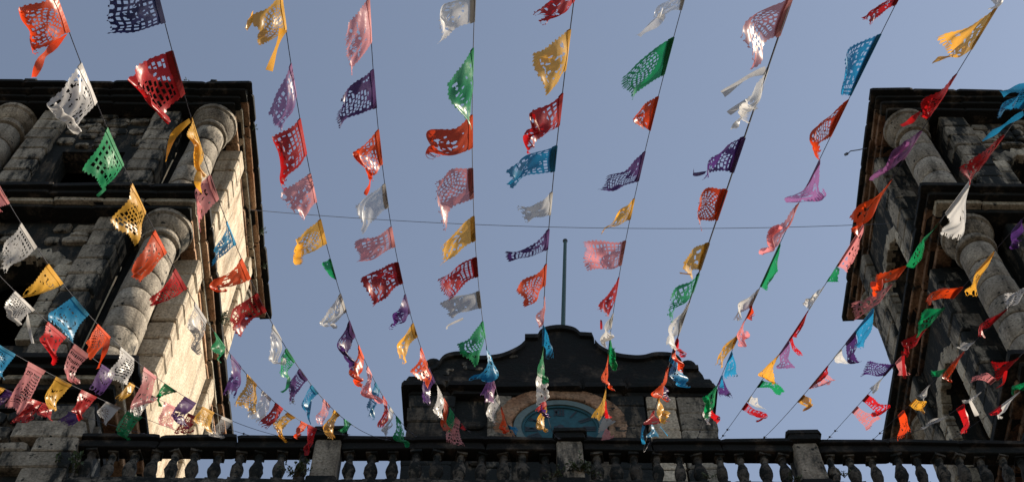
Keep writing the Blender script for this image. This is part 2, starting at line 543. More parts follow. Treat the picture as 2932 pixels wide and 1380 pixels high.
# pier of the sunlit tower, standing forward of the balustrade: rubble with quoins
pm = MB(); pm.box(-12.2, -5.84, 11.98, 13.0, 0, 18.9)
pier = part('front_pier', pm, RUBBLE, TL, baseL)
z = 15.6
k = 0
while z < 18.85:
    h = rgL.uniform(.30, .40)
    ln = 0.95 if k % 2 else 0.58
    stone(pier, (-5.80 - ln / 2, 11.98, z + h / 2), (ln, .34, h * .96), STONE, 'quoin', rg=rgL, base=baseL)
    stone(pier, (-5.84, 12.36, z + h / 2), (.2, .40, h * .96), STONE, 'quoin', rg=rgL, base=baseL)
    x = -5.80 - ln - .06
    while x > -7.4:
        w = rgL.uniform(.25, .62)
        if rgL.random() < .55:
            stone(pier, (x - w / 2, 11.95, z + h / 2 + rgL.uniform(-.04, .04)), (w * .92, .16, h * rgL.uniform(.6, .9)), STONE, rub=True, rg=rgL, base=baseL)
        x -= w + .04
    z += h; k += 1
cap = MB(); cap.box(-12.25, -5.80, 11.9, 13.05, 18.9, 19.02)
part('pier_cap', cap, BLACK, TL, baseL)
for x, w in ((-10.72, .28), (-6.65, .14)):
    stone(TL, (x, 12.62, 32.53), (w, .3, .12), BLACK, 'coping_stone', rg=rgL, base=baseL)
# rough pilaster stones of the shaded tower's lowest stage, seen above the balustrade
for s in (-1.9, -1.2, -0.4):
    z = 17.2
    while z < 20.7:
        h = rgR.uniform(.34, .5)
        if rgR.random() < .75:
            stone(stageR, atR('front', s, 2.46, z + h / 2), dimR('front', .5, .2, h * .95), STONE, rg=rgR, base=baseR)
        z += h
for s in (-1.9, -1.0, 0.2, 1.1):
    z = 16.5
    while z < 20.7:
        h = rgR.uniform(.3, .5)
        if rgR.random() < .6:
            stone(stageR, atR('inner', s, 2.46, z + h / 2), dimR('inner', .5, .2, h * .95), BLACK if rgR.random() < .6 else STONE, rg=rgR, base=baseR)
        z += h

# ------------------------------------------------------------------ church front below, clock gable
fb = (0.75, 13.5, 0)
F = thing('church_front', 'plain church front wall carrying the balustrade and clock gable', 'church wall', fb)
m = MB(); m.box(-5.9, 7.7, 12.2, 18.5, 0, 16.2)
part('wall', m, RUBBLE, F, fb)
m = MB(); m.box(-5.82, 13.6, 11.74, 12.7, 16.66, 16.96)
part('ledge', m, BLACK, F, fb, bevel=.02)
m = MB(); m.box(-5.82, 13.6, 11.84, 12.6, 16.2, 16.66)
part('frieze', m, BLACK, F, fb)

G = thing('clock_gable', 'black curved stone gable holding the blue clock between the towers', 'gable', fb)
rg = random.Random(5)
m = MB(); m.box(-1.50, 3.0, 12.95, 13.6, 16.5, 20.72)
gw = part('wall', m, RUBBLE, G, fb)
for x0, x1, mat in ((-1.56, -.86, RUBBLE), (-.34, .02, STONE), (1.52, 2.02, RUBBLE), (2.06, 2.50, PLAST), (2.54, 3.06, STONE)):
    p = link('pilaster', None, None, G)
    z = 16.9
    while z < 20.68:
        h = min(rg.uniform(.38, .6), 20.72 - z)
        stone(p, ((x0 + x1) / 2 + rg.uniform(-.01, .01), 12.95, z + h / 2), (x1 - x0, .22 + rg.uniform(0, .03), h * .98), mat, rg=rg, base=fb)
        z += h
for _ in range(34):
    x, zz = rg.uniform(-.8, 2.0), rg.uniform(17.2, 20.3)
    if math.hypot(x - .73, (zz - 19.86)) < 1.05:
        continue
    stone(gw, (x, 12.95, zz), (rg.uniform(.2, .45), .12, rg.uniform(.14, .26)), STONE if rg.random() < .6 else RUBBLE, rub=True, rg=rg, base=fb)
# cornice of the gable in three courses, each of several blocks
co = link('cornice', None, None, G)
for x0, x1, y0, z0, z1 in ((-1.58, 3.08, 12.84, 20.72, 20.82), (-1.68, 3.18, 12.74, 20.82, 20.96), (-1.62, 3.12, 12.77, 20.96, 21.13)):
    n = 7
    xs = [x0 + (x1 - x0) * k / n for k in range(n + 1)]
    for k in range(n):
        stone(co, ((xs[k] + xs[k + 1]) / 2, (y0 + 13.6) / 2 + rg.uniform(-.01, .01), (z0 + z1) / 2), (xs[k + 1] - xs[k] - .008, 13.6 - y0, z1 - z0), BLACK, 'moulding_block', rg=rg, base=fb)
def smooth_profile(P, n=6):
    out = []
    for i in range(len(P) - 1):
        p0, p1, p2, p3 = P[max(i - 1, 0)], P[i], P[i + 1], P[min(i + 2, len(P) - 1)]
        for k in range(n):
            t = k / n
            out.append(tuple(.5 * (2 * p1[j] + (p2[j] - p0[j]) * t + (2 * p0[j] - 5 * p1[j] + 4 * p2[j] - p3[j]) * t * t + (3 * p1[j] - p0[j] - 3 * p2[j] + p3[j]) * t ** 3) for j in (0, 1)))
    out.append(P[-1])
    return out
prof = ([(-1.52, 20.95), (-1.52, 21.15)] + [(-1.42, 21.20)] + smooth_profile([(-1.16, 21.45), (-1.06, 21.70), (-.87, 21.80), (-.67, 21.77), (-.53, 21.68), (-.18, 21.74), (.10, 21.96), (.22, 22.15)], 5)
        + [(.22, 22.34), (.43, 22.35)] + smooth_profile([(.47, 22.47), (.57, 22.58), (.80, 22.64), (1.02, 22.57), (1.12, 22.42)], 4)
        + [(1.31, 22.40)] + smooth_profile([(1.34, 22.22), (1.44, 22.0), (1.67, 21.80), (1.93, 21.73), (2.11, 21.74), (2.30, 21.82), (2.53, 21.81), (2.66, 21.70), (2.72, 21.45)], 5)
        + [(2.94, 21.45), (3.0, 21.28), (3.04, 20.95)])
m = MB(); m.prism(prof, 12.80, 13.45)
ped = part('pediment', m, BLACK, G, fb, bevel=.015)
# raised coping that follows the curve
cp = MB()
for i in range(2, len(prof) - 3):
    a, b = prof[i], prof[i + 1]
    if abs(a[0] - b[0]) < .012:
        continue
    cp.v += [(a[0], 12.74, a[1] - .10), (b[0], 12.74, b[1] - .10), (b[0], 12.74, b[1] + .012), (a[0], 12.74, a[1] + .012), (a[0], 13.50, a[1] - .10), (b[0], 13.50, b[1] - .10), (b[0], 13.50, b[1] + .012), (a[0], 13.50, a[1] + .012)]
    q = len(cp.v) - 8
    cp.f += [tuple(q + i for i in w) for w in ((0, 1, 2, 3), (7, 6, 5, 4), (0, 4, 5, 1), (3, 2, 6, 7), (0, 3, 7, 4), (1, 5, 6, 2))]
link('coping', cp.mesh('coping', fb), BLACK, ped)
for _ in range(9):      # pale lichen-free stones showing through the black
    i = rg.randrange(6, 22) if rg.random() < .65 else rg.randrange(30, len(prof) - 8)
    x, zt = prof[i]
    stone(ped, (x + rg.uniform(-.05, .05), 12.80, zt - rg.uniform(.16, .42)), (rg.uniform(.08, .22), .03, rg.uniform(.05, .12)), STONE, 'patch_stone', rub=True, rg=rg, base=fb)
for x in (-1.24, 2.82):
    m = MB(); m.lathe([(.10, -.3), (.10, -.16), (.06, -.13), (.10, -.10), (.145, -.03), (.16, .05), (.145, .12), (.09, .18), (.02, .205)], 16, (x, 13.0, 21.66))
    part('ball_finial', m, BLACK, G, fb, smooth=True)
# arch ring and clock
CX, CZ = .74, 19.93
ring = link('arch_ring', None, None, G)
N = 22
for k in range(N):
    a = -.5 + (math.pi + 1.0) * (k + .5) / N
    c = (CX + .86 * math.cos(a), 12.93, CZ + .86 * math.sin(a))
    so = stone(ring, c, (.27 + rg.uniform(-.02, .03), .2, .185), TAN, 'voussoir', rg=rg, base=fb)
    so.rotation_euler = (0, -a, 0)
K = link('clock', None, None, G)
def yring(r0, r1, y0, y1, n=48):
    mb = MB()
    for k in range(n):
        a, b = 2 * math.pi * k / n, 2 * math.pi * (k + 1) / n
        p = lambda r, t, y: (CX + r * math.cos(t), y, CZ + r * math.sin(t))
        mb.quad(p(r0, a, y0), p(r0, b, y0), p(r1, b, y0), p(r1, a, y0))
        mb.quad(p(r1, a, y0), p(r1, b, y0), p(r1, b, y1), p(r1, a, y1))
        mb.quad(p(r0, a, y0), p(r0, b, y0), p(r0, b, y1), p(r0, a, y1))
    return mb
link('rim', yring(.585, .70, 12.86, 13.0).mesh('rim', fb), RIM, K)
link('inner_rim', yring(.545, .583, 12.885, 13.0).mesh('inner_rim', fb), DIAL, K)
m = MB(); m.v = [(CX + .56 * math.cos(2 * math.pi * k / 48), 12.91, CZ + .56 * math.sin(2 * math.pi * k / 48)) for k in range(48)]; m.f = [tuple(range(48))]
link('dial', m.mesh('dial', fb), DIAL, K)
NUM = ['XII', 'I', 'II', 'III', 'IV', 'V', 'VI', 'VII', 'VIII', 'IX', 'X', 'XI']
for h in range(12):      # roman numerals as raised strokes
    t = math.pi / 2 - h * math.pi / 6
    er, et = (math.cos(t), math.sin(t)), (math.sin(t), -math.cos(t))
    strokes = []
    x = 0
    for ch in NUM[h]:
        if ch == 'I': strokes.append(((x + .012, -.095), (x + .012, .095))); x += .044
        elif ch == 'V': strokes += [((x, .095), (x + .03, -.095)), ((x + .06, .095), (x + .03, -.095))]; x += .078
        else: strokes += [((x, .095), (x + .06, -.095)), ((x + .06, .095), (x, -.095))]; x += .078
    mb = MB()
    for (xa, ya), (xb, yb) in strokes:
        P = []
        for (xx, yy, s) in ((xa, ya, -1), (xa, ya, 1), (xb, yb, 1), (xb, yb, -1)):
            xx = xx - x / 2 + .015 * s
            P.append((CX + er[0] * (.43 + yy) + et[0] * xx, 12.900, CZ + er[1] * (.43 + yy) + et[1] * xx))
        mb.quad(*P)
    link('numeral', mb.mesh('numeral', fb), DARKM, K)
for ang, ln, wd in ((-8, .25, .030), (-22, .40, .02)):
    a = R(ang)
    d, q = (math.cos(a), math.sin(a)), (-math.sin(a), math.cos(a))
    mb = MB()
    pt = [(CX + d[0] * r + q[0] * s, CZ + d[1] * r + q[1] * s) for r, s in ((-.10, -wd * .7), (ln * .7, -wd), (ln, 0), (ln * .7, wd), (-.10, wd * .7))]
    mb.prism(pt, 12.884 - wd * .2, 12.890)
    link('hand', mb.mesh('hand', fb), DARKM, K)
m = MB(); m.lathe([(.05, 0), (.05, .02)], 16)
hub = link('hub', m.mesh('hub'), DARKM, K, (CX - fb[0], 12.875 - fb[1], CZ))
hub.rotation_euler = (R(90), 0, 0)

# flagpole
pb = (.86, 13.2, 22.45)
P = thing('flagpole', 'thin green metal flagpole rising from the top of the gable', 'flagpole', pb)
m = MB(); m.tube([(.84, 13.2, 22.4), (.92, 13.2, 24.4), (1.0, 13.2, 26.4)], [.040, .037, .032], 10)
part('pole', m, POLE, P, pb, smooth=True)
m = MB(); m.lathe([(.03, 0), (.045, .02), (.047, .05), (.03, .08), (.01, .09)], 12, (1.0, 13.2, 26.4))
part('truck', m, DARKM, P, pb, smooth=True)

# ------------------------------------------------------------------ balustrade
bb = (0, 12, 17)
B = thing('balustrade', 'weathered black stone balustrade with squat balusters along the roof edge', 'balustrade', bb)
rg = random.Random(11)
POST = (-2.46, .80, 3.98, 7.2, 10.4)
x = -5.80
ends = [-5.82] + list(POST) + [13.6]
for i in range(len(ends) - 1):
    a, b = ends[i] + (.18 if i else 0), ends[i + 1] - .18
    n = max(2, round((b - a) / 1.1))
    for k in range(n):
        u0, u1 = a + (b - a) * k / n, a + (b - a) * (k + 1) / n
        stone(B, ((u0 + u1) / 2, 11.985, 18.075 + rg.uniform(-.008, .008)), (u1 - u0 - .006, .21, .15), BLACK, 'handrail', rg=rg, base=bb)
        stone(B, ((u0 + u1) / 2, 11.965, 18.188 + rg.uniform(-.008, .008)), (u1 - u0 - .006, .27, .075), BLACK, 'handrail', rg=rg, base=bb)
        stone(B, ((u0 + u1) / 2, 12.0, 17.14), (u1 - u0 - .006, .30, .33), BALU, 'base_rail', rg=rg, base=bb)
bal = []
for s in range(8):
    m = MB()
    m.box(-.078, .078, -.078, .078, 0, .085)
    m.lathe([(.055, .085), (.062, .11), (.045, .135), (.05, .17), (.075, .25), (.086, .32), (.08, .39), (.058, .47), (.044, .53), (.044, .57), (.06, .60), (.045, .63), (.055, .66)], 12, wob=.05 + .012 * s, seed=s)
    m.box(-.074, .074, -.074, .074, .66, .745)
    me = m.mesh('baluster', (0, 0, 0), True); me.materials.append(BALU); bal.append(me)
for i in range(len(ends) - 1):
    a, b = ends[i] + (.18 if i else .05), ends[i + 1] - .18
    n = round((b - a) / .283)
    for k in range(n):
        o = bpy.data.objects.new('baluster', bal[rg.randrange(8)])
        COL.objects.link(o); o.parent = B
        o.location = (a + (b - a) * (k + .5) / n - bb[0] + rg.uniform(-.012, .012), rg.uniform(-.01, .01), 17.305 - bb[2])
        o.rotation_euler = (rg.uniform(-.03, .03), rg.uniform(-.055, .055), rg.uniform(-.3, .3))
        o.scale = (rg.uniform(.88, 1.1), rg.uniform(.95, 1.15), 1.0)
for x in POST:
    p = link('post', None, None, B)
    stone(p, (x, 12.03, 17.74), (.345, .36, .88), STONE, rg=rg, base=bb)
    stone(p, (x, 12.02, 18.235), (.42, .44, .12), BLACK, 'cap', rg=rg, base=bb)
    stone(p, (x, 12.02, 18.33), (.47, .48, .085), BLACK, 'cap', rg=rg, base=bb)
    stone(p, (x, 12.0, 17.14), (.40, .40, .34), BLACK, 'plinth', rg=rg, base=bb)

# ------------------------------------------------------------------ weeds in the masonry
def weed(loc, size, n, label, seed, droop=0.2):
    rgw = random.Random(seed)
    W = thing('weed_plant', label, 'weed', loc, 'weeds growing on the masonry')
    st, lf = MB(), MB()
    for _ in range(n):
        d = Vector((rgw.uniform(-1, 1), rgw.uniform(-.9, .2), rgw.uniform(.2, 1))).normalized()
        L = size * rgw.uniform(.5, 1.1)
        pts = [d * (L * t) + Vector((0, 0, -droop * size * t * t)) for t in (0, .35, .7, 1)]
        st.tube(pts, [.004, .0035, .003, .002], 4)
        for t in (.35, .5, .65, .8, .95, 1):
            p = d * (L * t) + Vector((0, 0, -droop * size * t * t))
            for s in (-1, 1):
                e = (Vector((rgw.uniform(-1, 1), rgw.uniform(-1, 1), rgw.uniform(-.4, .8)))).normalized()
                w = e.orthogonal().normalized() * size * .055
                q = e * size * rgw.uniform(.13, .24)
                lf.quad(p, p + q * .5 + w, p + q, p + q * .5 - w)
    link('stems', st.mesh('stems'), STEM, W)
    link('leaves', lf.mesh('leaves'), LEAF, W)
for loc, size, n, lab in (
    ((-2.78, 11.86, 17.33), .26, 16, 'low weed clump at the foot of the stone post near the sunlit tower'),
    ((.92, 11.84, 17.45), .28, 16, 'leafy weed hanging on the middle post below the clock'),
    ((.55, 11.84, 17.33), .20, 8, 'thin weed on the base rail beside the middle post'),
    ((3.72, 11.9, 17.33), .18, 10, 'small weed between balusters before the post nearest the shaded tower'),
    ((4.38, 11.9, 17.45), .16, 8, 'small weed between balusters past the post nearest the shaded tower'),
    ((-5.78, 11.95, 17.5), .34, 18, 'dark weed in the angle of the quoined pier and balustrade'),
    ((-4.02, 12.05, 18.26), .20, 7, 'sprig of leaves standing on the handrail against the sky'),
    ((-5.84, 13.6, 32.35), .20, 9, 'weed tuft on the top cornice edge near its front corner'),
    ((-5.84, 16.2, 32.3), .24, 12, 'bushy weed tuft halfway along the sunlit top cornice edge'),
    ((-5.84, 17.1, 32.3), .18, 8, 'small weed on the sunlit top cornice nearer its far end'),
    ((-5.86, 15.6, 27.3), .30, 14, 'weed sprouting from the middle cornice of the sunlit tower'),
    ((-5.86, 14.2, 21.1), .22, 9, 'weed on the lowest cornice of the sunlit tower'),
    ((7.96, 17.0, 32.35), .14, 6, 'tiny weed on the edge of the shaded tower top cornice'),
    ((-7.25, 12.55, 32.5), .16, 8, 'little weed standing on the front edge of the sunlit tower top'),
    ((2.6, 11.84, 17.33), .16, 7, 'thin weed between the balusters beneath the pale gable panel')):
    weed(loc, size, n, lab, int(abs(loc[0]) * 100 + loc[2] * 10))

# ------------------------------------------------------------------ cables
c0, c1 = Vector((-5.85, 15.0, 31.2)), Vector((8.3, 15.0, 30.75))
pts = []
for k in range(41):
    t = k / 40
    p = c0.lerp(c1, t); p.z -= 4 * .52 * t * (1 - t)
    pts.append(p)
m = MB(); m.tube(pts, .0065, 6)
tag(link('cable', m.mesh('cable', c0), WIRE, None, c0), 'thin dark cable sagging across the sky between the two towers', 'cable')
h0 = Vector((7.97, 13.9, 32.3))
m = MB()
m.tube([h0, h0 + Vector((-.22, .0, -.10)), h0 + Vector((-.40, .0, -.16)), h0 + Vector((-.50, -.0, -.32))], .012, 6)
m.tube([h0 + Vector((-.50, 0, -.30)), h0 + Vector((-.56, 0, -.36))], [.035, .03], 8)
tag(link('wire_hook', m.mesh('wire_hook', h0), WIRE, None, h0), 'bent wire hook sticking out of the shaded tower cornice', 'hook')

# ------------------------------------------------------------------ cut-paper flags on their strings (world metres)
# string: anchor on the balustrade, far end x and z at y = 1, sag, wind drift, how far flags reach
# flag: string, colour, cut pattern, u of its two top corners, fineness, free corners, streaming strips
STRINGS = [
    [-4.766,12.0,18.361,-7.236,8.398,0.675,0.151,0.28],
    [-4.231,12.0,18.36,-7.565,10.813,1.112,-0.009,0.337],
    [-3.432,12.0,18.382,-4.583,10.394,1.202,0.582,0.468],
    [-2.905,12.0,18.351,-3.719,10.285,1.458,0.546,0.642],
    [-2.206,12.0,18.478,-3.075,10.309,1.899,-0.009,0.809],
    [-1.598,12.0,18.342,-2.315,10.281,1.746,0.148,0.811],
    [-1.267,12.0,18.395,-1.66,11.657,1.457,0.206,0.768],
    [-0.549,12.0,18.527,-0.97,12.557,1.513,0.369,0.739],
    [0.05,12.0,18.402,-0.083,10.856,0.851,0.322,0.777],
    [0.69,12.0,18.4,0.507,9.262,1.493,0.332,0.843],
    [1.325,12.0,18.345,1.791,11.822,0.998,0.466,0.754],
    [1.907,12.0,18.377,0.914,5.808,1.194,0.36,0.949],
    [2.544,12.0,18.384,3.714,12.016,0.765,0.416,0.741],
    [2.883,12.0,18.445,4.368,11.595,0.697,0.235,0.755],
    [3.428,12.0,18.411,3.629,8.735,0.962,0.448,0.778],
    [4.335,12.0,18.429,5.294,10.145,0.288,0.169,0.525],
    [4.918,12.0,18.379,6.161,10.247,0.304,0.201,0.416],
    [4.805,12.0,18.409,4.2,9.317,1.611,0.088,0.454],
    [5.956,12.0,18.377,6.177,9.879,0.18,-0.356,0.197],
]
FLAGS = [
    [0,"Y","g",0.2804,0.261,64,-5.523,9.078,15.072,-5.522,8.871,14.874],
    [0,"P","d",0.2592,0.2465,55,-5.581,9.301,15.152,-5.581,9.183,15.006],
    [0,"R","d",0.2253,0.2082,71,-5.498,9.768,15.549,-5.555,9.586,15.343],
    [0,"R","g",0.2066,0.1897,47,-5.308,9.96,15.827,-5.397,9.747,15.633],
    [0,"P","l",0.1668,0.145,47,-5.273,10.4,16.354,-5.327,10.146,16.109],
    [1,"B","r",0.3369,0.3136,75,-5.352,8.676,14.717,-5.35,8.356,14.581],
    [1,"K","b",0.2958,0.2709,131,-5.373,9.342,15.117,-5.393,9.081,14.899],
    [1,"Y","d",0.2557,0.2313,90,-5.144,9.577,15.482,-5.134,9.371,15.232],
    [1,"R","m",0.2168,0.1917,72,-5.009,9.963,15.922,-5.017,9.739,15.656],
    [1,"W","r",0.1765,0.1525,56,-4.847,10.391,16.346,-4.863,10.079,16.15],
    [1,"G","m",0.1402,0.1142,80,-4.764,10.819,16.742,-4.816,10.539,16.467],
    [2,"W","r",0.4676,0.4339,78,-4.643,7.241,13.474,-4.608,6.888,13.211,[[[[-4.48,7.11,13.49],[-4.46,7.17,13.41],[-4.4,7.31,13.28]],0.035]]],
    [2,"R","d",0.4115,0.3794,66,-4.527,7.913,13.925,-4.515,7.553,13.666],
    [2,"K","g",0.3644,0.3376,100,-4.462,8.428,14.274,-4.434,8.176,14.021],
    [2,"P","l",0.3156,0.2907,71,-4.337,8.89,14.78,-4.364,8.634,14.531],
    [2,"Y","l",0.2647,0.2542,59,-4.246,9.234,15.195,-4.276,9.127,15.078],
    [2,"W","r",0.2245,0.2091,79,-4.227,9.753,15.629,-4.284,9.559,15.474],
    [2,"K","r",0.1967,0.1765,67,-3.992,10.173,15.987,-4.119,9.924,15.761],
    [2,"R","m",0.1501,0.1362,66,-3.929,10.57,16.461,-4.044,10.4,16.294],
    [3,"K","d",0.6419,0.6146,47,-3.973,5.211,11.817,-3.922,4.971,11.631],
    [3,"W","m",0.5921,0.5616,110,-4.102,5.884,12.078,-4.028,5.573,11.882],
    [3,"Y","l",0.5387,0.5101,118,-4.128,6.379,12.491,-4.033,6.17,12.251],
    [3,"B","d",0.4898,0.4592,103,-3.942,7.052,12.895,-4.024,6.66,12.654],
    [3,"O","r",0.4419,0.4159,75,-3.894,7.492,13.299,-3.853,7.184,13.108,[[[[-3.73,7.32,13.39],[-3.76,7.42,13.26],[-3.79,7.49,13.14]],0.056]]],
    [3,"W","b",0.3954,0.3686,79,-3.728,8.056,13.745,-3.822,7.779,13.461],
    [3,"K","d",0.3483,0.3215,89,-3.694,8.59,14.185,-3.736,8.348,13.88],
    [3,"G","d",0.303,0.2777,64,-3.76,8.917,14.706,-3.676,8.705,14.433],
    [3,"P","l",0.2612,0.2377,77,-3.632,9.453,15.093,-3.708,9.174,14.839],
    [3,"Y","r",0.224,0.1974,58,-3.453,9.917,15.561,-3.555,9.555,15.295],
    [3,"C","r",0.1805,0.1565,66,-3.452,10.341,16.043,-3.511,10.062,15.765],
    [4,"O","r",0.8093,0.7842,110,-3.028,3.408,10.543,-3.091,3.098,10.45,[[[[-2.86,3.34,10.65],[-2.94,3.4,10.54],[-2.98,3.44,10.46],[-3.01,3.52,10.36]],0.049]]],
    [4,"W","m",0.7616,0.7308,139,-2.962,4.082,10.735,-3.037,3.78,10.569],
    [4,"G","g",0.7099,0.6762,110,-2.86,4.636,11.047,-2.912,4.361,10.819,[[[[-2.85,4.61,11.01],[-2.89,4.63,10.93]],0.026]]],
    [4,"Y","b",0.6586,0.6295,113,-2.782,5.205,11.295,-2.859,4.907,11.098],
    [4,"O","d",0.6095,0.5831,124,-2.856,5.683,11.578,-2.861,5.455,11.373],
    [4,"R","b",0.5635,0.5358,110,-2.878,6.116,11.954,-2.821,5.914,11.711],
    [4,"W","b",0.516,0.4874,97,-2.67,6.781,12.302,-2.7,6.457,12.076],
    [4,"G","s",0.4676,0.4386,50,-2.607,7.204,12.805,-2.597,6.909,12.541],
    [4,"P","l",0.4229,0.3948,95,-2.597,7.789,13.139,-2.609,7.538,12.834],
    [4,"Y","r",0.3778,0.3497,84,-2.52,8.296,13.594,-2.625,7.971,13.299],
    [4,"C","s",0.3314,0.3048,78,-2.582,8.731,14.097,-2.621,8.44,13.802],
    [4,"R","l",0.2905,0.2669,79,-2.552,9.138,14.536,-2.596,8.874,14.263],
    [4,"Y","m",0.2493,0.2231,77,-2.545,9.605,15.068,-2.573,9.303,14.757],
    [4,"O","s",0.2051,0.1796,49,-2.452,10.029,15.673,-2.425,9.764,15.343],
    [4,"R","d",0.1774,0.1437,62,-2.307,10.532,16.09,-2.314,10.206,15.613],
    [5,"N","g",0.8113,0.7895,149,-2.553,3.315,10.557,-2.519,3.037,10.5],
    [5,"R","b",0.7688,0.7352,137,-2.381,4.054,10.777,-2.509,3.588,10.636],
    [5,"Y","d",0.7156,0.6824,65,-2.231,4.564,11.108,-2.239,4.191,10.943,[[[[-2.26,4.18,11.22],[-2.36,4.25,11.11],[-2.4,4.39,10.98]],0.052],[[[-2.19,4.5,11.09],[-2.2,4.56,11.01],[-2.16,4.6,10.94]],0.057]]],
    [5,"K","d",0.663,0.6386,103,-2.303,5.108,11.301,-2.284,4.799,11.189],
    [5,"B","m",0.6155,0.5882,83,-2.341,5.561,11.663,-2.222,5.291,11.5],
    [5,"O","d",0.5712,0.544,111,-2.382,5.987,11.996,-2.333,5.796,11.751],
    [5,"R","m",0.5237,0.4955,108,-2.284,6.624,12.324,-2.312,6.309,12.104],
    [5,"C","s",0.4738,0.4482,90,-2.077,7.225,12.704,-2.144,6.92,12.494],
    [5,"G","b",0.4291,0.4018,60,-2.041,7.63,13.195,-2.084,7.369,12.914,[[[[-2.04,7.56,13.14],[-2.05,7.62,13.04],[-2.09,7.62,12.97]],0.034]]],
    [5,"P","m",0.3849,0.3576,81,-2.085,8.169,13.573,-2.098,7.889,13.293],
    [5,"B","r",0.3431,0.3191,71,-2.063,8.557,13.991,-2.058,8.335,13.718,[[[[-1.99,8.41,14.02],[-2.01,8.5,13.89],[-1.98,8.55,13.8]],0.032]]],
    [5,"K","b",0.3004,0.2759,68,-1.992,9.048,14.454,-2.019,8.785,14.181],
    [5,"Y","s",0.2599,0.2377,77,-1.956,9.487,14.878,-1.983,9.271,14.6],
    [5,"G","s",0.2209,0.1912,39,-1.901,9.879,15.525,-1.88,9.583,15.149],
    [6,"Y","r",0.7677,0.7365,95,-1.865,3.953,12.081,-1.891,3.682,11.933,[[[[-1.93,3.71,12.15],[-1.94,3.75,12.07],[-1.96,3.79,12.0]],0.038],[[[-1.71,3.84,12.14],[-1.76,3.96,12.03],[-1.8,4.08,11.92]],0.066]]],
    [6,"V","m",0.7077,0.678,138,-1.826,4.718,12.281,-1.923,4.528,12.191],
    [6,"R","m",0.6566,0.6205,117,-1.912,5.308,12.561,-1.955,4.832,12.411],
    [6,"K","l",0.599,0.5662,98,-1.825,5.811,12.925,-1.978,5.47,12.7],
    [6,"Y","r",0.5448,0.5129,102,-1.952,6.399,13.229,-1.886,6.063,13.033],
    [6,"G","s",0.4916,0.4599,27,-1.696,6.828,13.721,-1.724,6.557,13.453],
    [6,"W","d",0.4379,0.4069,80,-1.793,7.579,14.001,-1.803,7.295,13.731],
    [6,"P","d",0.3901,0.3593,97,-1.649,8.208,14.33,-1.699,7.928,14.038],
    [6,"O","l",0.3413,0.3131,94,-1.651,8.694,14.737,-1.7,8.466,14.432],
    [6,"K","s",0.2922,0.2691,86,-1.546,9.204,15.128,-1.624,8.971,14.893],
    [6,"B","b",0.2493,0.2251,86,-1.593,9.702,15.53,-1.614,9.414,15.31],
    [6,"R","d",0.208,0.1851,83,-1.521,10.106,15.966,-1.541,9.906,15.695],
    [6,"C","s",0.167,0.1485,64,-1.489,10.463,16.385,-1.535,10.274,16.175],
    [6,"G","g",0.1312,0.1067,77,-1.352,10.968,16.823,-1.473,10.729,16.52],
    [7,"K","d",0.7387,0.7022,120,-1.328,4.464,12.8,-1.382,4.019,12.695],
    [7,"P","b",0.6773,0.6397,135,-1.518,4.996,13.076,-1.447,4.679,12.896],
    [7,"O","b",0.6179,0.5805,86,-1.208,5.664,13.38,-1.38,5.373,13.126,[[[[-1.23,5.61,13.33],[-1.24,5.66,13.25],[-1.27,5.71,13.17]],0.038]]],
    [7,"C","s",0.558,0.529,102,-1.354,6.308,13.588,-1.366,5.961,13.448],
    [7,"K","m",0.5043,0.4768,107,-1.432,6.797,13.927,-1.424,6.492,13.765],
    [7,"R","m",0.454,0.4216,108,-1.342,7.483,14.249,-1.429,7.029,14.083],
    [7,"P","l",0.4038,0.3706,69,-1.219,7.961,14.677,-1.204,7.646,14.408],
    [7,"Y","l",0.3514,0.3235,95,-1.158,8.584,14.977,-1.173,8.338,14.717],
    [7,"O","g",0.3008,0.2623,71,-0.901,9.248,15.512,-1.069,8.821,15.176],
    [7,"P","d",0.252,0.2137,80,-0.942,9.77,15.955,-0.979,9.448,15.537],
    [7,"W","d",0.2033,0.1739,81,-0.867,10.242,16.315,-0.931,9.961,15.998],
    [7,"O","d",0.1637,0.1367,83,-0.812,10.666,16.68,-0.873,10.408,16.374],
    [7,"G","r",0.1294,0.1004,59,-0.772,10.994,17.113,-0.817,10.699,16.788],
    [7,"K","g",0.0869,0.0658,74,-0.605,11.433,17.454,-0.853,11.191,17.217],
    [7,"R","s",0.0599,0.031,15,-0.634,11.592,18.009,-0.654,11.324,17.645],
    [8,"W","l",0.7765,0.749,130,-0.563,3.85,11.891,-0.55,3.567,11.729],
    [8,"G","d",0.7259,0.6859,126,-0.371,4.664,12.225,-0.542,4.198,11.988],
    [8,"O","l",0.6608,0.6245,128,-0.697,5.115,12.699,-0.651,4.783,12.435],
    [8,"K","r",0.6001,0.5629,120,-0.631,5.949,13.048,-0.661,5.403,12.859],
    [8,"Y","d",0.5387,0.5035,117,-0.636,6.588,13.483,-0.593,6.212,13.224],
    [8,"R","g",0.4782,0.4465,112,-0.583,7.197,13.931,-0.676,6.846,13.686],
    [8,"W","s",0.4216,0.3906,95,-0.581,7.711,14.441,-0.672,7.375,14.179,[[[[-0.48,7.66,14.36],[-0.62,7.69,14.28],[-0.64,7.7,14.22]],0.026]]],
    [8,"G","b",0.3642,0.3305,92,-0.391,8.527,14.857,-0.554,8.108,14.595],
    [8,"B","g",0.3107,0.2815,94,-0.138,9.074,15.287,-0.334,8.811,14.985],
    [8,"P","d",0.2583,0.2363,74,-0.262,9.528,15.724,-0.336,9.312,15.502],
    [8,"V","d",0.2249,0.2,55,-0.193,9.851,16.12,-0.27,9.646,15.836],
    [8,"W","l",0.1783,0.1518,74,-0.186,10.465,16.527,-0.284,10.189,16.257],
    [8,"O","d",0.1382,0.1037,65,-0.116,10.96,17.037,-0.169,10.628,16.653],
    [8,"B","s",0.0647,0.0471,32,0.071,11.445,17.723,0.079,11.25,17.538],
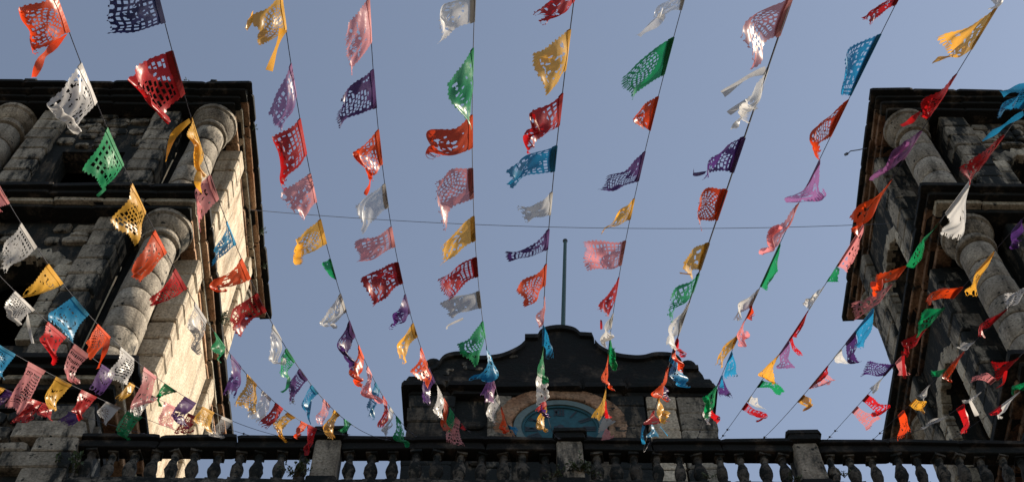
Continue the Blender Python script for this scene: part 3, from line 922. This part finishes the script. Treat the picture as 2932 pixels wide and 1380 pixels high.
    [9,"R","l",0.8427,0.8307,118,0.179,2.932,9.779,0.115,2.826,9.709],
    [9,"Y","d",0.8117,0.7818,115,0.174,3.468,10.04,0.091,3.133,9.878],
    [9,"R","m",0.7647,0.7378,127,0.07,3.917,10.315,0.031,3.673,10.129],
    [9,"B","m",0.7202,0.696,137,-0.001,4.38,10.581,-0.007,4.165,10.397],
    [9,"W","s",0.676,0.6516,87,0.091,4.789,10.935,0.049,4.592,10.723],
    [9,"P","b",0.6359,0.6111,119,-0.014,5.276,11.216,-0.024,5.076,10.986],
    [9,"O","r",0.593,0.5627,96,0.111,5.877,11.566,0.036,5.553,11.313],
    [9,"K","s",0.5477,0.5226,68,0.198,6.28,11.931,0.164,6.08,11.668],
    [9,"B","l",0.4982,0.4595,64,0.312,6.938,12.533,0.36,6.657,12.075],
    [9,"G","l",0.4595,0.4309,86,0.26,7.354,12.746,0.204,7.109,12.421],
    [9,"W","d",0.4214,0.4014,83,0.348,7.657,13.056,0.245,7.548,12.778],
    [9,"R","d",0.3378,0.3134,44,0.301,8.565,14.051,0.254,8.335,13.751],
    [9,"P","s",0.3338,0.312,55,0.347,8.617,14.038,0.32,8.409,13.772],
    [9,"Y","l",0.2944,0.2678,64,0.353,9.145,14.522,0.271,8.859,14.207],
    [10,"C","d",0.7541,0.7378,94,1.124,3.898,12.603,1.051,3.827,12.5,[[[[1.17,3.89,12.64],[1.06,3.96,12.58],[0.96,4.01,12.51]],0.068]]],
    [10,"G","r",0.7138,0.6786,153,0.975,4.675,12.838,0.863,4.448,12.786],
    [10,"O","d",0.6568,0.6203,65,1.081,5.082,13.233,0.968,4.88,12.962],
    [10,"P","b",0.5981,0.5624,119,0.766,5.84,13.526,0.844,5.569,13.258],
    [10,"Y","m",0.5407,0.5129,78,0.785,6.386,13.826,0.936,6.073,13.651],
    [10,"K","m",0.4834,0.4471,104,0.731,7.063,14.288,0.693,6.603,14.077],
    [10,"R","d",0.428,0.395,90,0.931,7.749,14.581,0.815,7.48,14.295,[[[[0.9,7.74,14.48],[0.9,7.79,14.39]],0.026]]],
    [10,"W","s",0.3642,0.3369,72,0.931,8.425,14.993,0.968,8.104,14.796],
    [10,"G","d",0.3266,0.2812,50,1.084,9.0,15.451,1.025,8.464,15.116],
    [10,"O","d",0.2806,0.2447,60,1.047,9.366,15.784,0.99,9.063,15.426],
    [10,"O","s",0.2319,0.2161,31,1.152,9.645,16.049,1.034,9.431,15.945],
    [10,"Y","d",0.191,0.1644,74,1.071,10.317,16.447,0.967,10.078,16.174],
    [10,"R","s",0.1644,0.1327,43,1.19,10.546,16.82,1.204,10.283,16.462],
    [10,"W","l",0.121,0.1085,44,1.3,10.793,17.056,1.07,10.771,16.871],
    [10,"K","s",0.0676,0.0588,32,1.297,11.358,17.537,1.159,11.284,17.442],
    [11,"K","r",0.9493,0.9323,149,0.787,1.796,6.181,0.723,1.621,6.048],
    [11,"W","d",0.9182,0.8956,78,0.803,2.106,6.529,0.783,1.944,6.3,[[[[0.89,1.94,6.54],[0.82,1.95,6.5],[0.73,1.99,6.44]],0.029],[[[0.83,2.04,6.51],[0.76,2.07,6.46]],0.024],[[[0.82,2.09,6.5],[0.79,2.1,6.44],[0.77,2.1,6.39]],0.024]]],
    [11,"P","b",0.8804,0.8582,106,0.725,2.511,6.875,0.737,2.344,6.638,[[[[0.75,2.48,6.84],[0.7,2.47,6.8],[0.69,2.43,6.76]],0.017]]],
    [11,"O","r",0.8465,0.8241,73,0.776,2.897,7.179,0.722,2.642,6.981],
    [11,"Y","d",0.8049,0.7801,59,0.825,3.375,7.602,0.746,3.147,7.343,[[[[0.82,3.33,7.55],[0.76,3.3,7.51]],0.01]]],
    [11,"G","g",0.7772,0.7576,105,0.746,3.699,7.788,0.714,3.461,7.61],
    [11,"W","d",0.7462,0.7063,88,0.874,4.22,8.329,0.783,3.89,7.857],
    [11,"R","g",0.6991,0.6852,33,0.925,4.418,8.571,0.886,4.302,8.403],
    [11,"O","d",0.687,0.6725,42,0.934,4.584,8.692,0.875,4.432,8.537],
    [11,"B","g",0.6824,0.6617,87,0.981,4.74,8.779,0.842,4.578,8.526],
    [11,"O","l",0.6524,0.6262,74,0.89,5.112,9.201,0.796,4.875,8.88],
    [11,"P","s",0.624,0.6075,38,0.965,5.287,9.428,0.9,5.12,9.235],
    [11,"Y","d",0.5909,0.5789,59,1.002,5.637,9.734,0.919,5.54,9.577],
    [11,"R","l",0.5516,0.5396,23,1.082,6.016,10.238,0.925,5.928,10.079],
    [11,"B","s",0.5119,0.4999,33,1.078,6.479,10.714,0.986,6.372,10.556,[[[[0.99,6.42,10.77],[0.97,6.45,10.69],[0.98,6.47,10.61]],0.03],[[[1.11,6.42,10.76],[1.16,6.44,10.67]],0.009]]],
    [12,"R","l",0.7411,0.7314,109,2.842,4.053,12.974,2.769,3.99,12.933],
    [12,"B","m",0.7046,0.6425,80,2.784,4.885,13.463,2.683,4.379,13.115],
    [12,"O","b",0.6379,0.597,109,2.693,5.515,13.663,2.593,5.313,13.537],
    [12,"V","d",0.5699,0.533,94,2.492,6.186,14.076,2.764,5.974,13.712],
    [12,"K","d",0.5138,0.4795,109,2.43,6.883,14.348,2.402,6.509,14.144],
    [12,"G","s",0.4562,0.386,47,2.629,7.711,15.034,2.595,7.137,14.463],
    [12,"W","s",0.3824,0.3488,73,2.344,8.208,15.293,2.375,7.907,15.011],
    [12,"O","s",0.3534,0.329,21,2.544,8.31,15.471,2.541,8.134,15.24],
    [12,"K","d",0.3316,0.3054,63,2.5,8.7,15.571,2.511,8.527,15.304],
    [12,"Y","l",0.3024,0.2669,87,2.401,9.173,15.845,2.285,8.963,15.61],
    [12,"B","d",0.259,0.235,60,2.399,9.487,16.117,2.532,9.292,15.862,[[[[2.43,9.44,16.09],[2.42,9.53,15.97]],0.053]]],
    [12,"P","l",0.2011,0.18,47,2.493,10.052,16.573,2.637,9.901,16.319],
    [12,"G","d",0.1875,0.1492,70,2.4,10.472,16.789,2.242,10.071,16.48],
    [12,"W","s",0.1441,0.1114,60,2.452,10.841,17.139,2.461,10.589,16.778],
    [12,"R","s",0.1195,0.1034,41,2.645,10.872,17.216,2.651,10.711,17.063],
    [13,"W","s",0.755,0.7462,51,3.687,3.843,12.652,3.682,3.733,12.617],
    [13,"Y","d",0.7391,0.6993,124,3.525,4.335,12.941,3.406,4.141,12.863,[[[[3.5,4.3,12.89],[3.41,4.31,12.86],[3.35,4.33,12.82]],0.034]]],
    [13,"R","l",0.6753,0.6377,96,3.46,4.986,13.298,3.315,4.786,13.087,[[[[3.44,4.93,13.25],[3.35,5.0,13.2],[3.27,5.02,13.15]],0.051]]],
    [13,"V","d",0.6133,0.5794,96,3.212,5.706,13.658,3.276,5.313,13.457],
    [13,"O","d",0.5545,0.5101,121,3.203,6.529,14.048,3.105,6.227,13.886],
    [13,"K","m",0.4916,0.4271,43,3.342,7.27,14.653,3.299,6.684,14.167],
    [13,"G","s",0.4324,0.4005,27,3.323,7.505,14.877,3.267,7.237,14.622],
    [13,"W","s",0.3932,0.3503,24,3.095,8.027,15.313,3.121,7.652,14.939],
    [13,"R","l",0.3481,0.2947,29,3.156,8.677,15.7,3.073,8.206,15.242],
    [13,"R","d",0.2973,0.2876,53,3.187,8.885,15.665,3.194,8.817,15.564],
    [13,"V","g",0.2863,0.2559,59,2.998,9.252,15.943,3.086,9.012,15.624],
    [13,"Y","s",0.2586,0.2304,67,2.845,9.526,16.181,2.975,9.317,15.864,[[[[3.02,9.46,16.1],[3.02,9.5,16.01]],0.036]]],
    [13,"G","d",0.1895,0.171,68,3.236,10.073,16.664,3.252,9.894,16.487],
    [13,"W","d",0.1474,0.1296,40,3.183,10.538,17.026,3.049,10.306,16.925],
    [13,"R","m",0.1261,0.1059,66,3.173,10.807,17.234,3.199,10.625,17.02],
    [14,"B","r",0.7776,0.7541,96,3.04,3.705,10.29,3.057,3.534,10.08,[[[[3.2,3.51,10.29],[3.11,3.52,10.26],[3.03,3.53,10.23]],0.058],[[[3.19,3.66,10.23],[3.09,3.71,10.19],[3.0,3.75,10.14],[2.92,3.79,10.1]],0.035]]],
    [14,"R","m",0.7303,0.6945,103,3.061,4.373,10.726,2.903,4.103,10.444],
    [14,"W","s",0.6826,0.645,114,3.067,4.973,11.091,3.031,4.777,10.682],
    [14,"G","d",0.6342,0.5741,51,3.111,5.615,11.762,2.989,5.102,11.199],
    [14,"O","s",0.5743,0.5541,94,2.86,5.89,11.984,2.765,5.712,11.8],
    [14,"K","g",0.5462,0.5162,104,2.819,6.373,12.303,2.757,6.042,12.043],
    [14,"B","s",0.5032,0.457,75,3.019,7.002,12.837,2.972,6.659,12.295],
    [14,"P","d",0.4581,0.4311,74,3.016,7.358,13.052,3.006,7.089,12.765],
    [14,"W","s",0.417,0.3948,32,3.079,7.607,13.509,3.117,7.434,13.222],
    [14,"R","s",0.3741,0.3171,19,3.114,8.405,14.382,3.026,7.868,13.721],
    [14,"K","m",0.3563,0.3035,49,3.283,8.508,14.523,3.174,8.031,13.896],
    [14,"Y","s",0.2804,0.2533,36,3.2,9.203,15.028,3.194,8.903,14.717],
    [15,"P","s",0.5246,0.507,58,4.536,6.522,13.741,4.585,6.321,13.589],
    [15,"Y","l",0.4738,0.4386,104,4.402,7.305,14.311,4.401,7.135,14.059],
    [15,"O","d",0.4108,0.3886,91,4.269,7.723,14.835,4.166,7.555,14.64],
    [15,"G","d",0.3712,0.3299,60,4.313,8.39,15.296,4.246,7.879,15.006],
    [15,"R","d",0.3274,0.2951,75,4.294,8.801,15.576,4.136,8.494,15.32,[[[[4.29,8.72,15.5],[4.28,8.82,15.38],[4.28,8.92,15.26]],0.046]]],
    [15,"K","l",0.2616,0.2425,42,4.418,9.367,15.997,4.444,9.218,15.783],
    [15,"P","r",0.2392,0.2099,74,4.115,9.613,16.44,4.098,9.261,16.208],
    [15,"W","s",0.2102,0.1844,43,4.346,9.995,16.533,4.22,9.75,16.318],
    [15,"R","b",0.1556,0.1371,73,4.604,10.515,16.876,4.604,10.276,16.735],
    [15,"K","g",0.1191,0.1006,73,4.546,10.934,17.211,4.642,10.654,17.068],
    [16,"W","g",0.4161,0.391,67,5.036,7.739,14.758,4.931,7.45,14.607],
    [16,"R","b",0.3701,0.3312,76,5.023,8.361,15.264,4.826,8.138,14.956],
    [16,"C","s",0.301,0.2903,41,4.927,8.789,15.648,4.93,8.658,15.566],
    [16,"O","b",0.2768,0.2443,68,4.952,9.378,15.969,4.81,9.119,15.68],
    [16,"G","s",0.2333,0.2146,29,4.924,9.572,16.317,4.858,9.393,16.162],
    [16,"W","l",0.1904,0.1651,38,5.008,10.179,16.675,4.827,9.954,16.478],
    [16,"Y","g",0.1492,0.1298,39,5.109,10.526,16.976,5.098,10.283,16.83],
    [16,"O","l",0.1131,0.0957,65,4.92,11.119,17.185,5.005,10.859,17.054],
    [17,"R","d",0.4537,0.4249,59,4.33,7.332,12.817,4.188,7.002,12.589,[[[[4.38,7.2,12.76],[4.34,7.27,12.67],[4.27,7.29,12.62]],0.038]]],
    [17,"K","g",0.4023,0.3882,45,4.274,7.648,13.281,4.315,7.474,13.129],
    [17,"W","l",0.3681,0.3283,21,4.44,8.269,13.914,4.384,7.911,13.431,[[[[4.46,8.16,13.73],[4.51,8.25,13.59]],0.052]]],
    [17,"R","s",0.325,0.3048,69,4.534,8.744,14.005,4.487,8.557,13.759],
    [17,"W","r",0.2845,0.2414,49,4.409,9.323,14.909,4.339,8.86,14.391],
    [18,"G","s",0.1972,0.1747,49,6.021,10.028,16.69,5.945,9.826,16.5],
    [18,"W","d",0.1712,0.1298,61,6.032,10.635,16.989,5.898,10.267,16.63],
    [18,"R","s",0.1307,0.1019,12,6.1,10.793,17.303,6.064,10.524,17.039],
]

def spoint(s, u):
    ax, ay, az, bx, bz, sag, drift = STRINGS[s][:7]
    k = 4 * u * (1 - u)
    return Vector((ax + u * (bx - ax) - k * drift, ay + u * (1.0 - ay), az + u * (bz - az) - k * sag))

NORD = ['first', 'second', 'third', 'fourth', 'fifth', 'sixth', 'seventh', 'eighth', 'ninth', 'tenth', 'eleventh', 'twelfth', 'thirteenth', 'fourteenth', 'fifteenth']
NS = len(STRINGS)
POLE_I = 9          # the string beside the flagpole
def string_name(s):
    if s <= POLE_I:
        return NORD[POLE_I - s] + ' string from flagpole toward sunlit tower'
    return NORD[s - POLE_I - 1] + ' string from flagpole toward shaded tower'
for s in range(NS):
    pts = [spoint(s, 1.75 * k / 90) for k in range(91)]
    o0 = pts[0]
    m = MB(); m.tube(pts, .0033, 5)
    so = link('flag_string', m.mesh('flag_string', o0), CORD, None, o0)
    tag(so, 'thin dark cord strung with paper flags, ' + string_name(s), 'string', 'cords strung with cut-paper flags')
    for u in (.012, .035):
        m = MB(); p = spoint(s, u)
        m.lathe([(.004, -.016), (.014, -.006), (.013, .008), (.004, .016)], 7, p)
        m.tube([p, p + Vector((.03, -.02, -.03))], .003, 4)
        link('knot', m.mesh('knot', o0), CORD, so)

PATW = {'g': 'lattice cut', 'b': 'brick cut', 'm': 'figure cut', 'r': 'rosette cut', 'l': 'loop edged', 'd': 'sparsely pierced', 's': 'twisted'}
def in_cut(u, v, spots, k):
    for a, b, r, q, ca, sa in spots:
        x, y = u - a, v - b
        x, y = (x * ca + y * sa) / r, (y * ca - x * sa) / q
        if x * x + y * y < k:
            return True
    return False
def holes(pat, seed, u, v, spots, hv):
    """True where the film is cut away; u along the string, v away from it"""
    e = min(u, 1 - u)
    sc = .018 * (1 + math.cos(u * 2 * math.pi * 11))
    if v > 1 - sc - .004 or e < .010 * (1 + math.cos(v * 2 * math.pi * 11)):
        return True
    if hv[0] == 1 and v > .87 and (u * hv[1]) % 1 < .34 and e > .02:
        return True
    if hv[0] == 2 and v > .86:
        w = (u * 6) % 1 - .5
        if w * w / .07 + ((v - .93) / .045) ** 2 < 1 or (v > .965 and abs(w) > .28):
            return True
    if pat == 's':
        return in_cut(u, v, spots[:5], 1)
    if pat == 'l':
        w = (u * 5) % 1 - .5
        if v > .80 and w * w / .09 + ((v - .90) / .07) ** 2 < 1:
            return True
        if v > .955 and abs(w) > .30:
            return True
        if .12 < u < .88 and .2 < v < .74:
            return in_cut(u, v, spots, 1)
        return False
    if e < hv[2] or v < .13 or v > .90 - hv[2] * .5:
        return False
    if pat == 'd':
        return in_cut(u, v, spots, 1)
    cu, cv = u - hv[3], v - hv[4]
    if pat in 'gm':
        k = hv[5]
        fu, fv = (u * k + .25) % 1, (v * k + .1) % 1
        rad = math.hypot(cu, cv * 1.1)
        th = math.atan2(cv, cu)
        body = rad < (.24 if pat == 'g' else .33) * (1 + hv[6] * math.sin(hv[7] * th + seed) + .12 * math.sin((hv[7] * 2 + 1) * th))
        if body:
            return in_cut(u, v, spots, .5)
        return .27 < fu < .86 and .27 < fv < .86
    if pat == 'b':
        kr = hv[5] + 5
        row = int(v * kr)
        fv = (v * kr) % 1
        fu = (u * (hv[5] - 1) + (.5 if row % 2 else 0) + seed * .1) % 1
        dg = (u + v * .7 + .15 * math.sin(u * 9 + seed)) % 1.0
        if .30 < dg < .66:
            return in_cut(u, v, spots, .6)
        return .28 < fu and .38 < fv
    if pat == 'r':
        rad = math.hypot(cu, cv)
        th = math.atan2(cv, cu) + seed
        if rad > .40 or rad < .05:
            return False
        ring = int(rad * 14)
        fr = (rad * 14) % 1
        fa = (th / (2 * math.pi) * (6 + 3 * ring) + .5 * (ring % 2)) % 1
        return fr > .36 and .28 < fa < .82
    return False

def flag(i, rec, label):
    s, ck, pat, u0, u1, px = rec[:6]
    C1, C0 = Vector(rec[6:9]), Vector(rec[9:12])
    tails = rec[12] if len(rec) > 12 else []
    rgf = random.Random(1000 + i)
    A0, A1 = spoint(s, u0), spoint(s, u1)
    org = A0.copy()
    n = 62 if px > 120 else (48 if px > 70 else 34)
    seed = rgf.uniform(0, 6)
    spots = []
    for j in range(13 if px > 60 else 8):       # cuts mirrored about the fold line, as the folded paper is cut
        a, b = rgf.uniform(.03, .36), rgf.uniform(.17, .87)
        r, q, an = rgf.uniform(.012, .028), rgf.uniform(.03, .062), rgf.uniform(0, 3.14)
        if px <= 60:
            r *= 1.5
        for m in (-1, 1):
            spots.append((.5 + m * a, b, r, q, math.cos(m * an), math.sin(m * an)))
    hv = (rgf.choice((0, 0, 1, 2)), rgf.choice((13, 17, 21)), rgf.uniform(.06, .12), rgf.uniform(.4, .6), rgf.uniform(.42, .62), rgf.choice((7, 8, 9, 10, 11)) if px > 60 else rgf.choice((6, 7, 8)), rgf.uniform(.15, .45), rgf.choice((2, 3, 4, 5)))
    nrm = (A1 - A0).cross((C0 + C1) / 2 - (A0 + A1) / 2)
    nrm = nrm.normalized() if nrm.length > 1e-6 else Vector((0, 0, 1))
    if nrm.z > 0:
        nrm.negate()
    L = ((C0 + C1) / 2 - (A0 + A1) / 2).length
    side = ((A1 - A0).normalized() if (A1 - A0).length > 1e-6 else Vector((0, 1, 0)))
    out = ((C0 + C1) / 2 - (A0 + A1) / 2).normalized()
    amp = L * rgf.uniform(.09, .20) * rgf.choice((-1, 1, 1))
    w1, w2 = L * rgf.uniform(.04, .09), L * rgf.uniform(.014, .034)
    fold = rgf.random() < .36 and ck != 'N'
    vf0, vfs, rho = rgf.uniform(.82, .98), rgf.uniform(-.26, .26), L * rgf.uniform(.07, .12)
    if pat == 's':
        w1 *= 1.3; w2 *= 1.5
    ph, ph2 = rgf.uniform(0, 6.3), rgf.uniform(0, 6.3)
    ku, kv = rgf.uniform(.5, 1.3), rgf.uniform(.4, 1.2)
    curl = rgf.choice((0, 0, .6, 1.0)) * L * .16
    ew, eo = L * rgf.uniform(-.05, .05), L * rgf.uniform(.01, .045)
    def surf(u, v):
        dn = 0
        if fold:
            vf = vf0 + vfs * (u - .5) * 2
            v *= 1.30
            if v > vf:
                an = (v - vf) * L / rho
                v = vf + rho * math.sin(an) / L
                dn = rho * (1 - math.cos(an))
        else:
            v *= 1.05
        p = A0.lerp(A1, u).lerp(C0.lerp(C1, u), v)
        v = max(0, min(1, v))
        sw = math.sin(2 * math.pi * (ku * u + kv * v) + ph)
        d = amp * math.sin(math.pi * v) * (.45 + .55 * math.sin(math.pi * u)) + w1 * sw * v ** .7
        d += w2 * math.sin(2 * math.pi * (2.3 * u - 1.6 * v) + ph2) * v
        t = max(0, v - .62) / .38
        d += curl * t * t
        p = p + nrm * (d + dn)
        p = p + side * (ew * math.sin(math.pi * v * 1.2) * (1 if u > .5 else .6) + eo * .6 * math.sin(5 * v + ph2) * v)
        p = p + out * (eo * math.sin(2 * math.pi * u * 1.4 + ph) * v - curl * .35 * t * t)
        return p
    V, idx, Fc = [], {}, []
    def vid(a, b):
        if (a, b) not in idx:
            idx[(a, b)] = len(V)
            V.append(tuple(surf(a / n, b / n) - org))
        return idx[(a, b)]
    for b in range(n):
        for a in range(n):
            if not holes(pat, seed, (a + .5) / n, (b + .5) / n, spots, hv):
                Fc.append((vid(a, b), vid(a + 1, b), vid(a + 1, b + 1), vid(a, b + 1)))
    me = bpy.data.meshes.new('paper_flag')
    me.from_pydata(V, [], Fc)
    me.shade_smooth()
    o = link('paper_flag', me, FM[ck], None, org)
    tag(o, label, 'paper flag', 'cut-paper flags on the strings')
    # the edge folded over the cord
    hb = MB()
    K = 10
    for sgn in (-1, 1):
        for k in range(K):
            q = []
            for (kk, vv) in ((k, 0), (k + 1, 0), (k + 1, .085), (k, .085)):
                off = nrm * (.0045 * sgn)
                p = surf(min(1, kk / K), vv) + off
                if vv == 0:
                    p = p - out * .006
                q.append(p)
            hb.quad(*q)
    link('folded_edge', hb.mesh('folded_edge', org), FH[ck], o)
    for pl, wd in tails:
        pts = [Vector(p) for p in pl]
        dense = []
        for k in range(len(pts) - 1):
            p0, p1, p2, p3 = pts[max(k - 1, 0)], pts[k], pts[k + 1], pts[min(k + 2, len(pts) - 1)]
            for t in (0, .25, .5, .75):
                dense.append(.5 * (2 * p1 + (p2 - p0) * t + (2 * p0 - 5 * p1 + 4 * p2 - p3) * t * t + (3 * p1 - p0 - 3 * p2 + p3) * t ** 3))
        dense.append(pts[-1])
        tb = MB()
        rows = []
        tw = rgf.uniform(-.5, .5)
        for k, p in enumerate(dense):
            d = (dense[min(k + 1, len(dense) - 1)] - dense[max(k - 1, 0)]).normalized()
            a = d.cross(Vector((.12 * math.sin(k * .9 + ph), .45, 1)).normalized()).normalized()
            tt = 1.15 * math.sin(k * .42 + tw * 4)
            a = a * math.cos(tt) + d.cross(a) * math.sin(tt)
            q = d.cross(a) * wd * .18 * math.sin(k * .7 + ph)
            ww = wd * (1.08 - .25 * math.sin(k * .5 + ph2) ** 2)
            rows.append((p - a * ww / 2, p + q, p + a * ww / 2))
        b0 = len(tb.v)
        tb.v = [tuple(q) for r in rows for q in r]
        for k in range(len(rows) - 1):
            for c in (0, 1):
                tb.f.append((3 * k + c, 3 * k + c + 1, 3 * k + c + 4, 3 * k + c + 3))
        ob = link('loose_strip', tb.mesh('loose_strip', org), FM[ck], o)
        ob.data.shade_smooth()
    return o

cnt = {}
byS = {}
for rec in FLAGS:
    byS.setdefault(rec[0], []).append(rec)
for i, rec in enumerate(FLAGS):
    s = rec[0]
    k = cnt.get(s, 0); cnt[s] = k + 1
    word = FILM[rec[1]][0]
    prev = FILM[byS[s][k - 1][1]][0].split()[-1] if k else None
    pw = PATW[rec[2]]
    last = k == len(byS[s]) - 1
    pos = 'top of' if k == 0 else ('last along' if last else NORD[k] + ' down')
    lab = '%s %s flag%s, %s %s' % (word, pw.split()[0] if len(word.split()) > 1 else pw, (' below ' + prev) if prev and len(word.split()) == 1 and len(pw.split()) == 1 else '', pos, string_name(s))
    flag(i, rec, lab)
